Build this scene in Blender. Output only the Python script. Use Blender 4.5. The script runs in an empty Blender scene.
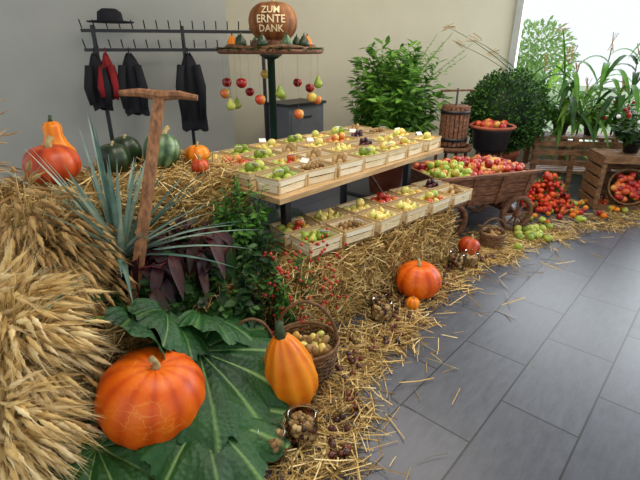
import bpy, math, random
from mathutils import Vector, Matrix, Euler
random.seed(7)
rnd=random.random
def U(a,b): return a+(b-a)*random.random()
V=Vector
sc=bpy.context.scene
try: sc.view_settings.view_transform='Standard'
except Exception: pass
# ------------------------------------------------------------ materials
def hexc(r,g,b):
    f=lambda c:((c/255+0.055)/1.055)**2.4 if c/255>0.04045 else c/255/12.92
    return (f(r),f(g),f(b),1)
def mat(name,cols,rough=.6,nscale=8,namt=.25,bump=0,bscale=60,attr=True,spec=.5,stretch=None,trans=0,coat=0,net=None):
    m=bpy.data.materials.new(name); m.use_nodes=True; nt=m.node_tree; N=nt.nodes; L=nt.links
    b=N["Principled BSDF"]; b.inputs["Roughness"].default_value=rough
    b.inputs["Specular IOR Level"].default_value=spec
    if coat: b.inputs["Coat Weight"].default_value=coat; b.inputs["Coat Roughness"].default_value=.2
    cr=N.new("ShaderNodeValToRGB"); e=cr.color_ramp.elements
    n=len(cols)
    for i,c in enumerate(cols):
        if i<2: el=e[i]; el.position=i/(max(n-1,1))
        else: el=e.new(i/(n-1))
        el.color=hexc(*c)
    if n==1: e[1].color=hexc(*cols[0])
    tc=N.new("ShaderNodeTexCoord"); mp=N.new("ShaderNodeMapping"); L.new(tc.outputs["Object"],mp.inputs[0])
    if stretch: mp.inputs["Scale"].default_value=stretch
    ns=N.new("ShaderNodeTexNoise"); ns.inputs["Scale"].default_value=nscale; ns.inputs["Detail"].default_value=5; L.new(mp.outputs[0],ns.inputs[0])
    mr=N.new("ShaderNodeMapRange"); mr.inputs[1].default_value=.3; mr.inputs[2].default_value=.7
    L.new(ns.outputs[0],mr.inputs[0])
    if attr:
        at=N.new("ShaderNodeAttribute"); at.attribute_name="tint"
        mr.inputs[3].default_value=-namt; mr.inputs[4].default_value=namt
        ad=N.new("ShaderNodeMath"); ad.operation='ADD'; L.new(at.outputs["Fac"],ad.inputs[0]); L.new(mr.outputs[0],ad.inputs[1]); L.new(ad.outputs[0],cr.inputs[0])
    else: L.new(mr.outputs[0],cr.inputs[0])
    colout=cr.outputs[0]
    if net:
        vn=N.new("ShaderNodeTexVoronoi"); vn.feature='DISTANCE_TO_EDGE'; vn.inputs["Scale"].default_value=net[0]
        wn=N.new("ShaderNodeMapping"); wn.inputs["Scale"].default_value=(1,1,1.6); L.new(tc.outputs["Object"],wn.inputs[0])
        nn=N.new("ShaderNodeTexNoise"); nn.inputs["Scale"].default_value=22; L.new(wn.outputs[0],nn.inputs[0])
        vm=N.new("ShaderNodeVectorMath"); vm.operation='MULTIPLY_ADD'; vm.inputs[1].default_value=(.05,.05,.05); L.new(nn.outputs[1],vm.inputs[0]); L.new(wn.outputs[0],vm.inputs[2]); L.new(vm.outputs[0],vn.inputs[0])
        r=N.new("ShaderNodeMapRange"); r.inputs[1].default_value=.0; r.inputs[2].default_value=.05; r.inputs[3].default_value=1; r.inputs[4].default_value=0; L.new(vn.outputs[0],r.inputs[0])
        n3=N.new("ShaderNodeTexNoise"); n3.inputs["Scale"].default_value=7; L.new(tc.outputs["Object"],n3.inputs[0]); r3=N.new("ShaderNodeMapRange"); r3.inputs[1].default_value=.45; r3.inputs[2].default_value=.6; r3.inputs[4].default_value=net[1]; L.new(n3.outputs[0],r3.inputs[0])
        mu=N.new("ShaderNodeMath"); mu.operation='MULTIPLY'; L.new(r.outputs[0],mu.inputs[0]); L.new(r3.outputs[0],mu.inputs[1])
        mx=N.new("ShaderNodeMix"); mx.data_type='RGBA'; L.new(mu.outputs[0],mx.inputs[0]); L.new(colout,mx.inputs[6]); mx.inputs[7].default_value=hexc(*net[2]); colout=mx.outputs[2]
    L.new(colout,b.inputs["Base Color"])
    if bump:
        n2=N.new("ShaderNodeTexNoise"); n2.inputs["Scale"].default_value=bscale; n2.inputs["Detail"].default_value=4; L.new(mp.outputs[0],n2.inputs[0])
        bp=N.new("ShaderNodeBump"); bp.inputs["Strength"].default_value=bump; bp.inputs["Distance"].default_value=.01; L.new(n2.outputs[0],bp.inputs["Height"]); L.new(bp.outputs[0],b.inputs["Normal"])
    if trans:
        out=N["Material Output"]; t=N.new("ShaderNodeBsdfTranslucent"); L.new(cr.outputs[0],t.inputs[0]); mx=N.new("ShaderNodeMixShader"); mx.inputs[0].default_value=trans
        L.new(b.outputs[0],mx.inputs[1]); L.new(t.outputs[0],mx.inputs[2]); L.new(mx.outputs[0],out.inputs[0])
    return m
M={}
M['straw']=mat('straw',[(92,66,28),(164,128,64),(212,178,104),(240,214,152)],.6,30,.15)
M['balecore']=mat('bale_core',[(44,30,12),(108,78,36),(168,130,68),(200,166,102)],.9,26,.5,1,60,False,stretch=(.35,3,3))
M['wheat']=mat('wheat_ear',[(140,106,52),(192,156,92),(226,196,132),(244,224,176)],.6,30,.15)
M['oat']=mat('oat',[(112,80,44),(160,122,68),(204,168,108)],.7,30,.15)
M['orange']=mat('pumpkin_orange',[(176,56,0),(212,82,2),(228,104,6),(234,124,24)],.42,7,.22,.12,30,coat=.05,spec=.35,net=(15,.42,(238,160,76)))
M['orange2']=mat('squash_orange',[(196,84,4),(226,120,12),(240,148,34),(244,170,70)],.4,7,.2,.1,30,coat=.05,spec=.35)
M['reddish']=mat('turban_red',[(146,38,6),(196,70,14),(220,106,36)],.42,8,.3,.1,30)
M['melon']=mat('green_gourd',[(26,48,24),(60,92,54),(116,142,100),(184,190,146)],.4,14,.35,.1,30)
M['dgourd']=mat('dark_gourd',[(18,30,16),(34,52,26),(60,80,40)],.35,10,.3,.1,30)
M['stem']=mat('pumpkin_stem',[(120,100,60),(170,150,100),(196,178,128)],.8,30,.4,.5,60)
M['gstem']=mat('green_stem',[(22,34,18),(44,64,34),(76,98,54)],.7,20,.3,.3,60)
M['leaf']=mat('leaf_green',[(22,48,14),(46,92,26),(84,134,44),(126,170,72)],.5,12,.15,trans=.25,spec=.35)
M['leafb']=mat('leaf_bright',[(44,84,24),(80,128,40),(120,168,60),(160,200,90)],.5,12,.15,trans=.35,spec=.35)
M['leafd']=mat('leaf_dark',[(12,28,10),(24,54,18),(44,80,28),(72,110,46)],.5,12,.15,trans=.15,spec=.35)
M['box']=mat('hedge_green',[(16,38,10),(32,68,20),(58,98,34),(84,126,48)],.55,8,.2,trans=.2,spec=.3)
M['purple']=mat('purple_leaf',[(22,8,12),(44,18,24),(64,32,34),(40,50,26)],.5,12,.15,spec=.3)
M['chard']=mat('chard_stem',[(100,12,34),(140,28,48)],.4,12,.15)
M['leek']=mat('leek_blue_green',[(46,70,64),(82,114,104),(128,156,142),(176,192,172)],.5,14,.15,trans=.15,spec=.35)
M['apple']=mat('apple',[(140,14,14),(190,36,26),(214,116,52),(210,182,80),(156,180,66)],.3,9,.12,coat=.2)
M['yel']=mat('yellow_fruit',[(210,154,70),(228,194,98),(232,214,124),(202,206,104)],.4,12,.2)
M['pear']=mat('pear_green',[(116,138,40),(158,176,60),(198,198,92)],.35,12,.25)
M['plum']=mat('plum',[(40,16,34),(78,30,40),(120,50,40)],.4,12,.2)
M['potato']=mat('potato',[(130,96,52),(172,136,84),(208,176,122)],.75,14,.3,.2,60)
M['chest']=mat('chestnut',[(44,14,8),(84,32,16),(120,60,30)],.3,12,.2)
M['tomato']=mat('tomato_red',[(150,16,8),(200,40,14),(224,90,30)],.3,9,.15,coat=.2)
M['punnet']=mat('veneer_wood',[(216,196,150),(238,222,184),(250,242,216)],.6,5,.3,.15,60,stretch=(1,1,8))
M['rim']=mat('punnet_rim',[(176,140,88),(206,174,122)],.6,5,.3)
M['card']=mat('label_card',[(232,230,224),(242,240,234)],.7)
M['tablew']=mat('table_wood',[(160,124,80),(190,154,106),(208,176,130)],.5,6,.45,.1,60,False,stretch=(1,9,9))
M['shelfw']=mat('shelf_wood',[(112,84,50),(146,112,70)],.7,6,.45,.1,60,False,stretch=(1,9,9))
M['oldwood']=mat('old_wood',[(62,36,20),(104,64,38),(138,92,58)],.7,6,.45,.4,50,False,stretch=(2,9,9))
M['poleW']=mat('pole_wood',[(92,56,30),(134,88,52),(164,116,74)],.6,6,.45,.3,50,False,stretch=(9,9,1.5))
M['wagwood']=mat('wagon_wood',[(74,44,28),(122,78,52),(156,110,78)],.7,6,.45,.4,50,False,stretch=(2,9,9))
M['crate']=mat('crate_wood',[(84,56,34),(122,86,54),(158,120,80)],.7,6,.45,.3,50,False,stretch=(2,9,9))
M['dark']=mat('dark_metal',[(20,20,22),(34,34,38)],.45,6,.2,attr=False)
M['green_metal']=mat('green_paint',[(16,36,26),(26,52,38)],.4,6,.2,attr=False)
M['grey']=mat('grey_cabinet',[(92,94,98),(110,112,116)],.5,3,.1,attr=False)
M['terra']=mat('terracotta',[(130,60,36),(166,84,54),(180,104,72)],.7,8,.3,.1,40,attr=False)
M['soil']=mat('soil',[(30,20,14),(60,42,28)],.9,30,.3,.5,40,attr=False)
M['coat_b']=mat('coat_black',[(10,10,14),(24,24,32)],.85,6,.3,.3,30,attr=False)
M['coat_r']=mat('coat_red',[(120,12,18),(160,24,30)],.8,6,.3,.3,30,attr=False)
M['wicker']=mat('wicker',[(60,38,20),(100,68,36),(142,104,62)],.7,30,.3,.3,60)
M['letter']=mat('carved_letter',[(240,214,166),(248,230,192)],.6)
M['biscuit']=mat('carved_pumpkin',[(96,54,24),(138,84,42),(170,114,64)],.6,8,.3,.3,40,spec=.3,net=(22,.5,(206,156,100)))
M['rind']=mat('berry_red',[(120,10,10),(176,24,20),(200,50,30)],.3,10,.1)
M['frame']=mat('window_frame',[(190,192,190),(210,212,210)],.4,4,.1,attr=False)
def glassmat(name,gl=.12,tint=(1,1,1,1)):
    m=bpy.data.materials.new(name); m.use_nodes=True; nt=m.node_tree; nt.nodes.clear()
    o=nt.nodes.new("ShaderNodeOutputMaterial"); t=nt.nodes.new("ShaderNodeBsdfTransparent"); t.inputs[0].default_value=tint
    g=nt.nodes.new("ShaderNodeBsdfGlossy"); g.inputs["Roughness"].default_value=.03
    fr=nt.nodes.new("ShaderNodeFresnel"); fr.inputs[0].default_value=1.3
    mx=nt.nodes.new("ShaderNodeMixShader"); ad=nt.nodes.new("ShaderNodeMath"); ad.operation='MULTIPLY'; ad.inputs[1].default_value=gl*8
    nt.links.new(fr.outputs[0],ad.inputs[0]); nt.links.new(ad.outputs[0],mx.inputs[0]); nt.links.new(t.outputs[0],mx.inputs[1]); nt.links.new(g.outputs[0],mx.inputs[2]); nt.links.new(mx.outputs[0],o.inputs[0])
    return m
M['glass']=glassmat('jar_glass',.12,(.97,.99,.98,1)); M['pane']=glassmat('window_glass',.06)
def bigleafmat():
    m=bpy.data.materials.new('squash_leaf'); m.use_nodes=True; nt=m.node_tree; N=nt.nodes; L=nt.links; b=N["Principled BSDF"]
    b.inputs["Roughness"].default_value=.5; b.inputs["Specular IOR Level"].default_value=.35
    at=N.new("ShaderNodeAttribute"); at.attribute_name="tint"
    ns=N.new("ShaderNodeTexNoise"); ns.inputs["Scale"].default_value=5; ns.inputs["Detail"].default_value=3
    tc=N.new("ShaderNodeTexCoord"); L.new(tc.outputs["Object"],ns.inputs[0])
    r1=N.new("ShaderNodeValToRGB"); r1.color_ramp.elements[0].position=.3; r1.color_ramp.elements[0].color=hexc(16,52,22); r1.color_ramp.elements[1].position=.75; r1.color_ramp.elements[1].color=hexc(42,90,36)
    L.new(ns.outputs[0],r1.inputs[0])
    mx=N.new("ShaderNodeMix"); mx.data_type='RGBA'; L.new(at.outputs["Fac"],mx.inputs[0]); L.new(r1.outputs[0],mx.inputs[6]); mx.inputs[7].default_value=hexc(128,160,90)
    L.new(mx.outputs[2],b.inputs["Base Color"])
    n2=N.new("ShaderNodeTexVoronoi"); n2.inputs["Scale"].default_value=50; L.new(tc.outputs["Object"],n2.inputs[0])
    bp=N.new("ShaderNodeBump"); bp.inputs["Strength"].default_value=.4; bp.inputs["Distance"].default_value=.01; L.new(n2.outputs[0],bp.inputs["Height"]); L.new(bp.outputs[0],b.inputs["Normal"])
    return m
M['bigleaf']=bigleafmat()
# ------------------------------------------------------------ mesh builder
class MB:
    def __init__(s): s.v=[];s.f=[];s.m=[];s.t=[];s.mats=[]
    def mi(s,k):
        if k not in s.mats: s.mats.append(k)
        return s.mats.index(k)
    def add(s,vs,fs,k,t=.5):
        o=len(s.v); i=s.mi(k); s.v.extend(tuple(p) for p in vs)
        if isinstance(t,(int,float)): s.t.extend([t]*len(vs))
        else: s.t.extend(t)
        for q in fs: s.f.append(tuple(a+o for a in q)); s.m.append(i)
    def done(s,name,loc=(0,0,0),rot=(0,0,0),parent=None,smooth=True,mesh_only=False):
        me=bpy.data.meshes.new(name); me.from_pydata(s.v,[],s.f); me.update()
        for k in s.mats: me.materials.append(M[k])
        me.polygons.foreach_set("material_index",s.m)
        me.polygons.foreach_set("use_smooth",[smooth]*len(s.f))
        a=me.attributes.new("tint",'FLOAT','POINT'); a.data.foreach_set("value",s.t)
        if mesh_only: return me
        return obj(name,me,loc,rot,parent)
    def box(s,c,d,k,R=None,t=.5,taper=1.0):
        vs=[]
        for z in(-1,1):
            for (x,y) in((-1,-1),(1,-1),(1,1),(-1,1)):
                q=taper if z<0 else 1
                p=V((x*d[0]/2*q,y*d[1]/2*q,z*d[2]/2))
                if R: p=R@p
                vs.append(p+V(c))
        F=[(3,2,1,0),(4,5,6,7),(0,1,5,4),(1,2,6,5),(2,3,7,6),(3,0,4,7)]
        for q in F: s.add([vs[i] for i in q],[(0,1,2,3)],k,t)
    def lathe(s,prof,seg,k,c=(0,0,0),R=None,rib=None,t=.5,tfn=None):
        vs=[];ts=[]
        n=len(prof)
        for j,(r,z) in enumerate(prof):
            for i in range(seg):
                a=2*math.pi*i/seg; rr=r*(rib(a,j/(n-1)) if rib else 1)
                p=V((rr*math.cos(a),rr*math.sin(a),z))
                if R: p=R@p
                vs.append(p+V(c)); ts.append(tfn(a,j/(n-1)) if tfn else t)
        fs=[]
        for j in range(n-1):
            for i in range(seg):
                i2=(i+1)%seg; fs.append((j*seg+i,j*seg+i2,(j+1)*seg+i2,(j+1)*seg+i))
        s.add(vs,fs,k,ts)
    def tube(s,pts,rad,k,seg=6,t=.5):
        pts=[V(p) for p in pts]; n=len(pts)
        if isinstance(rad,(int,float)): rad=[rad]*n
        vs=[];fs=[]
        u=None
        for j,p in enumerate(pts):
            d=(pts[min(j+1,n-1)]-pts[max(j-1,0)]).normalized()
            if u is None:
                u=d.cross(V((0,0,1)));
                if u.length<.1: u=d.cross(V((1,0,0)))
            u=(u-d*u.dot(d)).normalized(); w=d.cross(u)
            for i in range(seg):
                a=2*math.pi*i/seg; vs.append(p+(u*math.cos(a)+w*math.sin(a))*rad[j])
        for j in range(n-1):
            for i in range(seg):
                i2=(i+1)%seg; fs.append((j*seg+i,j*seg+i2,(j+1)*seg+i2,(j+1)*seg+i))
        fs.append(tuple(range(seg-1,-1,-1))); fs.append(tuple((n-1)*seg+i for i in range(seg)))
        s.add(vs,fs,k,t)
    def strand(s,p,d,L,w,k,t=None,sag=0):
        d=V(d).normalized(); n=V((U(-1,1),U(-1,1),U(-1,1)));u=d.cross(n).normalized()*w/2
        p=V(p); b=V((U(-1,1),U(-1,1),U(-.5,.5)))*L*.06
        a0=p-d*L/2; a1=p+b; a2=p+d*L/2+V((0,0,-sag))
        s.add([a0-u,a0+u,a1-u,a1+u,a2-u,a2+u],[(0,1,3,2),(2,3,5,4)],k,rnd() if t is None else t)
    def leaf(s,b,d,nrm,L,W,k,t,curl=.15):
        b=V(b); d=V(d).normalized(); r=d.cross(V(nrm))
        if r.length<.05: r=d.orthogonal()
        r.normalize(); n=r.cross(d)
        P=lambda a,w,h: b+d*(L*a)+r*(W*w)+n*(L*h)
        vs=[b,P(.3,-.42,.02),P(.3,0,-.04),P(.3,.42,.02),P(.62,-.4,-curl*.4+.03),P(.62,0,-curl*.4-.03),P(.62,.4,-curl*.4+.03),P(1,0,-curl)]
        s.add(vs,[(0,1,2),(0,2,3),(1,4,5,2),(2,5,6,3),(4,7,5),(5,7,6)],k,[t-.05,t,t+.12,t,t,t+.12,t,t])
    def blade(s,pts,ws,nrm,k,t):
        pts=[V(p) for p in pts]; n=len(pts); vs=[];fs=[];ts=[]
        for j,p in enumerate(pts):
            d=(pts[min(j+1,n-1)]-pts[max(j-1,0)]).normalized(); r=d.cross(V(nrm))
            if r.length<.05: r=d.orthogonal()
            r.normalize(); m=r.cross(d)
            vs+= [p-r*ws[j]/2+m*ws[j]*.2,p,p+r*ws[j]/2+m*ws[j]*.2]; ts+=[t,t+.15,t]
        for j in range(n-1):
            a=j*3; fs+=[(a,a+1,a+4,a+3),(a+1,a+2,a+5,a+4)]
        s.add(vs,fs,k,ts)
    def fruit(s,c,r,k,t=None,stem='stem',kind='apple',seg=10,R=None):
        if t is None: t=rnd()
        if R is None: R=Euler((U(-.8,.8),U(-.8,.8),U(0,6))).to_matrix()
        if kind=='apple': pr=[(.02,-.72),(.35,-.86),(.75,-.62),(.97,-.15),(1,.2),(.85,.62),(.5,.85),(.2,.84),(.02,.66)]
        elif kind=='pear': pr=[(.02,-.85),(.5,-.85),(.85,-.5),(.92,-.05),(.72,.4),(.45,.8),(.34,1.15),(.2,1.32),(.02,1.36)]
        elif kind=='potato': pr=[(.02,-1.2),(.45,-1.08),(.75,-.6),(.82,0),(.74,.6),(.45,1.05),(.02,1.2)]
        elif kind=='nut': pr=[(.02,-.85),(.5,-.8),(.9,-.3),(.95,.2),(.6,.75),(.02,1.05)]
        else: pr=[(.02,-1),(.5,-.86),(.87,-.5),(1,0),(.87,.5),(.5,.86),(.02,1)]
        s.lathe([(a*r,b*r) for a,b in pr],seg,k,c,R,t=t,tfn=(lambda a,h:t+.22*math.cos(a)) if kind=='apple' else None)
        if kind in('apple','pear'):
            z=pr[-1][1]*r; s.tube([V(c)+R@V((0,0,z)),V(c)+R@V((r*.08,0,z+r*.45))],r*.06,stem,4)
col=sc.collection
def obj(name,me,loc=(0,0,0),rot=(0,0,0),parent=None):
    o=bpy.data.objects.new(name,me); col.objects.link(o); o.location=loc; o.rotation_euler=rot
    if parent: o.parent=parent
    return o
# ------------------------------------------------------------ room
def floor():
    mb=MB(); M['floor']=m=bpy.data.materials.new('floor_tiles'); m.use_nodes=True; nt=m.node_tree;N=nt.nodes;L=nt.links;b=N["Principled BSDF"]
    tc=N.new("ShaderNodeTexCoord"); mp=N.new("ShaderNodeMapping"); mp.inputs["Location"].default_value=(.2,.19,0); L.new(tc.outputs["Object"],mp.inputs[0])
    br=N.new("ShaderNodeTexBrick"); br.offset=.5; br.inputs["Scale"].default_value=1; br.inputs["Brick Width"].default_value=.66; br.inputs["Row Height"].default_value=.33; br.inputs["Mortar Size"].default_value=.0045; br.inputs["Mortar Smooth"].default_value=.1
    br.inputs["Color1"].default_value=hexc(68,70,80); br.inputs["Color2"].default_value=hexc(80,82,92); br.inputs["Mortar"].default_value=hexc(26,27,31)
    L.new(mp.outputs[0],br.inputs[0])
    ns=N.new("ShaderNodeTexNoise"); ns.inputs["Scale"].default_value=9; ns.inputs["Detail"].default_value=9; ns.inputs["Roughness"].default_value=.72; mp2=N.new("ShaderNodeMapping"); mp2.inputs["Scale"].default_value=(1,3,1); L.new(tc.outputs["Object"],mp2.inputs[0]); L.new(mp2.outputs[0],ns.inputs[0])
    mr=N.new("ShaderNodeMapRange"); mr.inputs[1].default_value=.25; mr.inputs[2].default_value=.75; mr.inputs[3].default_value=.65; mr.inputs[4].default_value=1.35; L.new(ns.outputs[0],mr.inputs[0])
    mx=N.new("ShaderNodeMix"); mx.data_type='RGBA'; mx.blend_type='MULTIPLY'; mx.inputs[0].default_value=1; L.new(br.outputs[0],mx.inputs[6]); L.new(mr.outputs[0],mx.inputs[7]); L.new(mx.outputs[2],b.inputs["Base Color"])
    r2=N.new("ShaderNodeMapRange"); r2.inputs[3].default_value=.26; r2.inputs[4].default_value=.40; L.new(ns.outputs[0],r2.inputs[0]); L.new(r2.outputs[0],b.inputs["Roughness"]); b.inputs["Specular IOR Level"].default_value=.42
    bp=N.new("ShaderNodeBump"); bp.inputs["Strength"].default_value=.3; bp.inputs["Distance"].default_value=.004; bp.invert=True; L.new(br.outputs["Fac"],bp.inputs["Height"]); L.new(bp.outputs[0],b.inputs["Normal"])
    mb.box((2.4,2.3,-.05),(8.5,9.4,.1),'floor'); mb.done('floor',smooth=False)
floor()
M['wall_l']=mat('wall_paint_grey',[(172,171,162),(180,179,170)],.85,2,.1,.05,200,False)
M['wall_r']=mat('wall_paint_beige',[(188,180,158),(196,188,166)],.85,2,.1,.05,200,False)
M['ceil']=mat('ceiling_paint',[(225,225,220),(232,232,228)],.9,2,.1,attr=False)
def wallseg(name,a,b,z0,z1,th,k):
    a=V((a[0],a[1],0)); b=V((b[0],b[1],0)); d=b-a; L=d.length; mb=MB(); mb.box((L/2,th/2,(z0+z1)/2),(L,th,z1-z0),k); return mb.done(name,(a.x,a.y,0),(0,0,math.atan2(d.y,d.x)),smooth=False)
H=3.1
wallseg('wall_back',(3.42,4.56),(6.62,2.48),0,H,.15,'wall_r')
wallseg('wall_left',(-.9,7.05),(3.30,4.32),0,H,.35,'wall_l')
mb=MB(); mb.box((6.65,.1,.21),(.2,4.9,.42),'wall_r'); mb.box((6.65,.1,3.0),(.2,4.9,.2),'wall_r'); mb.done('wall_right',smooth=False)
mb=MB()
for y in (2.45,.6,-1.0,-2.3): mb.box((6.62,y,1.65),(.08,.09,2.5),'frame')
for z in (.45,2.86): mb.box((6.62,.1,z),(.08,4.75,.06),'frame')
mb.box((6.62,.1,1.65),(.006,4.7,2.4),'pane'); mb.box((6.53,.1,.43),(.24,4.8,.03),'frame')
mb.done('window_1',smooth=False)
mb=MB(); mb.box((2.4,2.3,H+.06),(8.6,9.6,.1),'ceil'); mb.done('ceiling',smooth=False)
# ------------------------------------------------------------ helpers for organics
def pumpkin(name,loc,R,H,k,ribs=10,depth=.07,rot=(0,0,0),stem='stem',sl=.06,dim=.12,sr=.016):
    mb=MB(); n=28; prof=[]
    for j in range(n+1):
        a=-math.pi/2+math.pi*j/n; r=R*math.cos(a)**.72 if math.cos(a)>1e-6 else 0; z=H/2*math.sin(a)
        q=max(0,1-r/(R*.55)); z-=math.copysign(H*dim*q*q,math.sin(a)); prof.append((max(r,.0005),z))
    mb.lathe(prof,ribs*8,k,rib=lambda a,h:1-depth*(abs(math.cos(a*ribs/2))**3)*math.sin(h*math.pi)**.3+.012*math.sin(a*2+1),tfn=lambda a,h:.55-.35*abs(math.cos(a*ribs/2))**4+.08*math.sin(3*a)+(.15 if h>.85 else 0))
    z=H/2-H*dim
    pts=[(0,0,z-.005),(0,0,z+sl*.35),(sl*.15,0,z+sl*.7),(sl*.4,sl*.1,z+sl)]
    mb.tube(pts,[sr*1.7,sr,sr*.85,sr*1.05],stem,7)
    return mb.done(name,loc,rot)
def gourd(mb,c,prof,s,k,R=None,ribs=8,dep=.05,t=.5,stem='gstem',sk=1):
    p=[(a*s,b*s) for a,b in prof]
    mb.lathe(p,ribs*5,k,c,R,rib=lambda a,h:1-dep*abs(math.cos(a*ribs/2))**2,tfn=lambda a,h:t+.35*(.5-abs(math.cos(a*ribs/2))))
    z=p[-1][1]; q=lambda v:V(c)+(R@V(v) if R else V(v))
    mb.tube([q((0,0,z-.01*s)),q((0,0,z+.15*s*sk)),q((.06*s,0,z+.3*s*sk))],[.13*s*sk,.08*s*sk,.09*s*sk],stem,6)
def strawbale(name,c,d,rot=0,n=2600):
    mb=MB(); nx,ny,nz=16,10,8; dx,dy,dz=d
    def lump(p): return p+V((math.sin(p.y*31+p.z*23),math.sin(p.x*27+p.z*19),math.sin(p.x*33+p.y*21)))*.008
    def grid(o,u,v,a,b):
        vs=[];fs=[]
        for i in range(a+1):
            for j in range(b+1): vs.append(lump(V(o)+V(u)*i/a+V(v)*j/b))
        for i in range(a):
            for j in range(b): q=i*(b+1)+j; fs.append((q,q+b+1,q+b+2,q+1))
        mb.add(vs,fs,'balecore')
    x,y,z=dx/2,dy/2,dz/2
    grid((-x,-y,z),(dx,0,0),(0,dy,0),nx,ny); grid((-x,-y,-z),(dx,0,0),(0,0,dz),nx,nz); grid((-x,y,-z),(0,0,dz),(dx,0,0),nz,nx)
    grid((-x,-y,-z),(0,0,dz),(0,dy,0),nz,ny); grid((x,-y,-z),(0,dy,0),(0,0,dz),ny,nz); grid((-x,-y,-z),(0,dy,0),(dx,0,0),ny,nx)
    for i in range(n):
        s=random.choice('ttfffllr')
        if s=='t': p=V((U(-x,x),U(-y,y),z)); nn=V((0,0,1))
        elif s=='f': p=V((U(-x,x),-y,U(-z,z))); nn=V((0,-1,0))
        elif s=='l': p=V((-x,U(-y,y),U(-z,z))); nn=V((-1,0,0))
        else: p=V((x,U(-y,y),U(-z,z))); nn=V((1,0,0))
        dd=V((U(-1,1),U(-1,1),U(-.6,.6))); dd=dd-nn*dd.dot(nn)+nn*U(-.15,.55)
        mb.strand(p+nn*U(0,.03),dd,U(.06,.2),U(.003,.006),'straw',min(1,max(0,random.gauss(.55,.3))))
    for yy in (-.25,.25):
        mb.tube([(-x-.012,yy*dy,-z),(-x-.012,yy*dy,z),(-x,yy*dy,z+.01),(x,yy*dy,z+.01),(x+.012,yy*dy,z),(x+.012,yy*dy,-z)],.003,'tablew',4)
    return mb.done(name,c,(0,0,rot))
def bushy(mb,base,c,rad,ns,nl,L,W,kl,ks,spread=.5,t0=.5,tv=.3,up=.3):
    base=V(base);c=V(c)
    for i in range(ns):
        while True:
            q=V((U(-1,1),U(-1,1),U(-1,1)))
            if .25<q.length<1: break
        e=c+V((q.x*rad[0],q.y*rad[1],q.z*rad[2])); b0=base+V((q.x*rad[0],q.y*rad[1],0))*spread
        m=(b0+e)/2+V((0,0,abs(e.z-b0.z)*.15))
        P=lambda s:b0*(1-s)**2+m*2*s*(1-s)+e*s*s
        if ks: mb.tube([P(0),P(.5),P(1)],[.004,.003,.0015],ks,4)
        for j in range(nl):
            s=.25+.75*(j+rnd())/nl; p=P(s); a=U(0,6.28)
            d=V((math.cos(a),math.sin(a),U(-.3,.6)))+(p-c).normalized()*.6; nrm=V((U(-.5,.5),U(-.5,.5),1))+(p-c).normalized()*.5
            k=U(.6,1.15); mb.leaf(p,d,nrm,L*k,W*k,kl,t0+U(-tv,tv),U(.05,.35))
def bigleaf(mb,c,ang,size,tilt=(0,0),wid=.9,ruf=.05,cup=.12):
    Rz=Matrix.Rotation(ang,3,'Z')@Euler((tilt[0],tilt[1],0)).to_matrix()
    nt_,nr=150,20; vs=[];ts=[];fs=[]; vein=[-2.3,-1.6,-1.0,-.5,0,.5,1.0,1.6,2.3]; ph=U(0,6)
    for i in range(nt_+1):
        th=-2.85+5.7*i/nt_
        out=size*(.5+.5*math.cos(th/2)**1.0)*(1+.06*math.cos(th*6.28/.53)*(.5+.5*math.cos(th/2))+.025*math.sin(th*37+ph)+.02*math.sin(th*61))
        dv=min(abs(th-v) for v in vein)
        for j in range(nr+1):
            s=j/nr; r=out*s
            x=r*math.cos(th); y=r*math.sin(th)*wid
            z=-cup*size*s*s*s*1.5+cup*size*s*.9+ruf*size*s*s*(math.sin(th*5+ph)+.6*math.sin(th*12+ph)*s)+.04*size*min(dv/.25,1)*math.sin(s*3.1)
            vs.append(V(c)+Rz@V((x,y,z)))
            wv=.009/(max(s,.06))*(1.3-s*.8)
            t=max(0,1-dv/max(wv,.025))*.9
            ts.append(t)
    for i in range(nt_):
        for j in range(nr): a=i*(nr+1)+j; fs.append((a,a+nr+1,a+nr+2,a+1))
    mb.add(vs,fs,'bigleaf',ts)
    b=V(c); mb.tube([b,b-Rz@V((size*.25,0,.02)),b-Rz@V((size*.5,0,.09))],[.008,.009,.01],'leafb',6)
def ear(mb,p,d,L,k='wheat',awn=.09,rr=.085):
    d=V(d).normalized(); q=d.to_track_quat('Z','Y').to_matrix(); t=U(.3,.9); r=L*rr
    prof=[(.001,0)]
    for j in range(1,8): prof.append((r*(math.sin(math.pi*(j/8)**.8)*(1 if j%2 else .72)),L*j/8))
    prof.append((.001,L)); mb.lathe(prof,5,k,p,q,t=t)
    for j in range(9):
        a=U(0,6.28); b=V(p)+d*L*U(.3,1); o=(q@V((math.cos(a),math.sin(a),0)))
        e=b+(d*1+o*.25)*awn*U(.7,1.3); u=d.cross(o).normalized()*.0009
        mb.add([b-u,b+u,e],[(0,1,2)],k,t+.15)
def sheaf(mb,base,tie,top,n,spread,droop,k='wheat',awn=.09,earL=.085,bs=.1,bias=(0,0,0),rr=.1):
    base=V(base);tie=V(tie);top=V(top);bias=V(bias)
    for i in range(n):
        a=U(0,6.28); r=math.sqrt(rnd()); o=V((math.cos(a),math.sin(a),0))*r
        b=base+o*bs; m=tie+o*.05; e=top+o*spread*U(.6,1.1)+V((0,0,U(-.24,.06)-r*r*.16))+bias*U(0,1); dr=V((o.x*.09,o.y*.09,-droop*r*U(.5,1.3)))+bias*.2
        mid=m*.45+e*.55+o*.02+V((0,0,.04))
        tt=U(.3,.9); mb.tube([b,m,mid,e],[.0022,.002,.0017,.0014],'straw',3,tt)
        d=(e-mid).normalized()*.08+dr*.8+V((U(-1,1),U(-1,1),U(-1,1)))*.03
        ear(mb,e,d,earL*U(.8,1.2),k,awn,rr)
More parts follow.
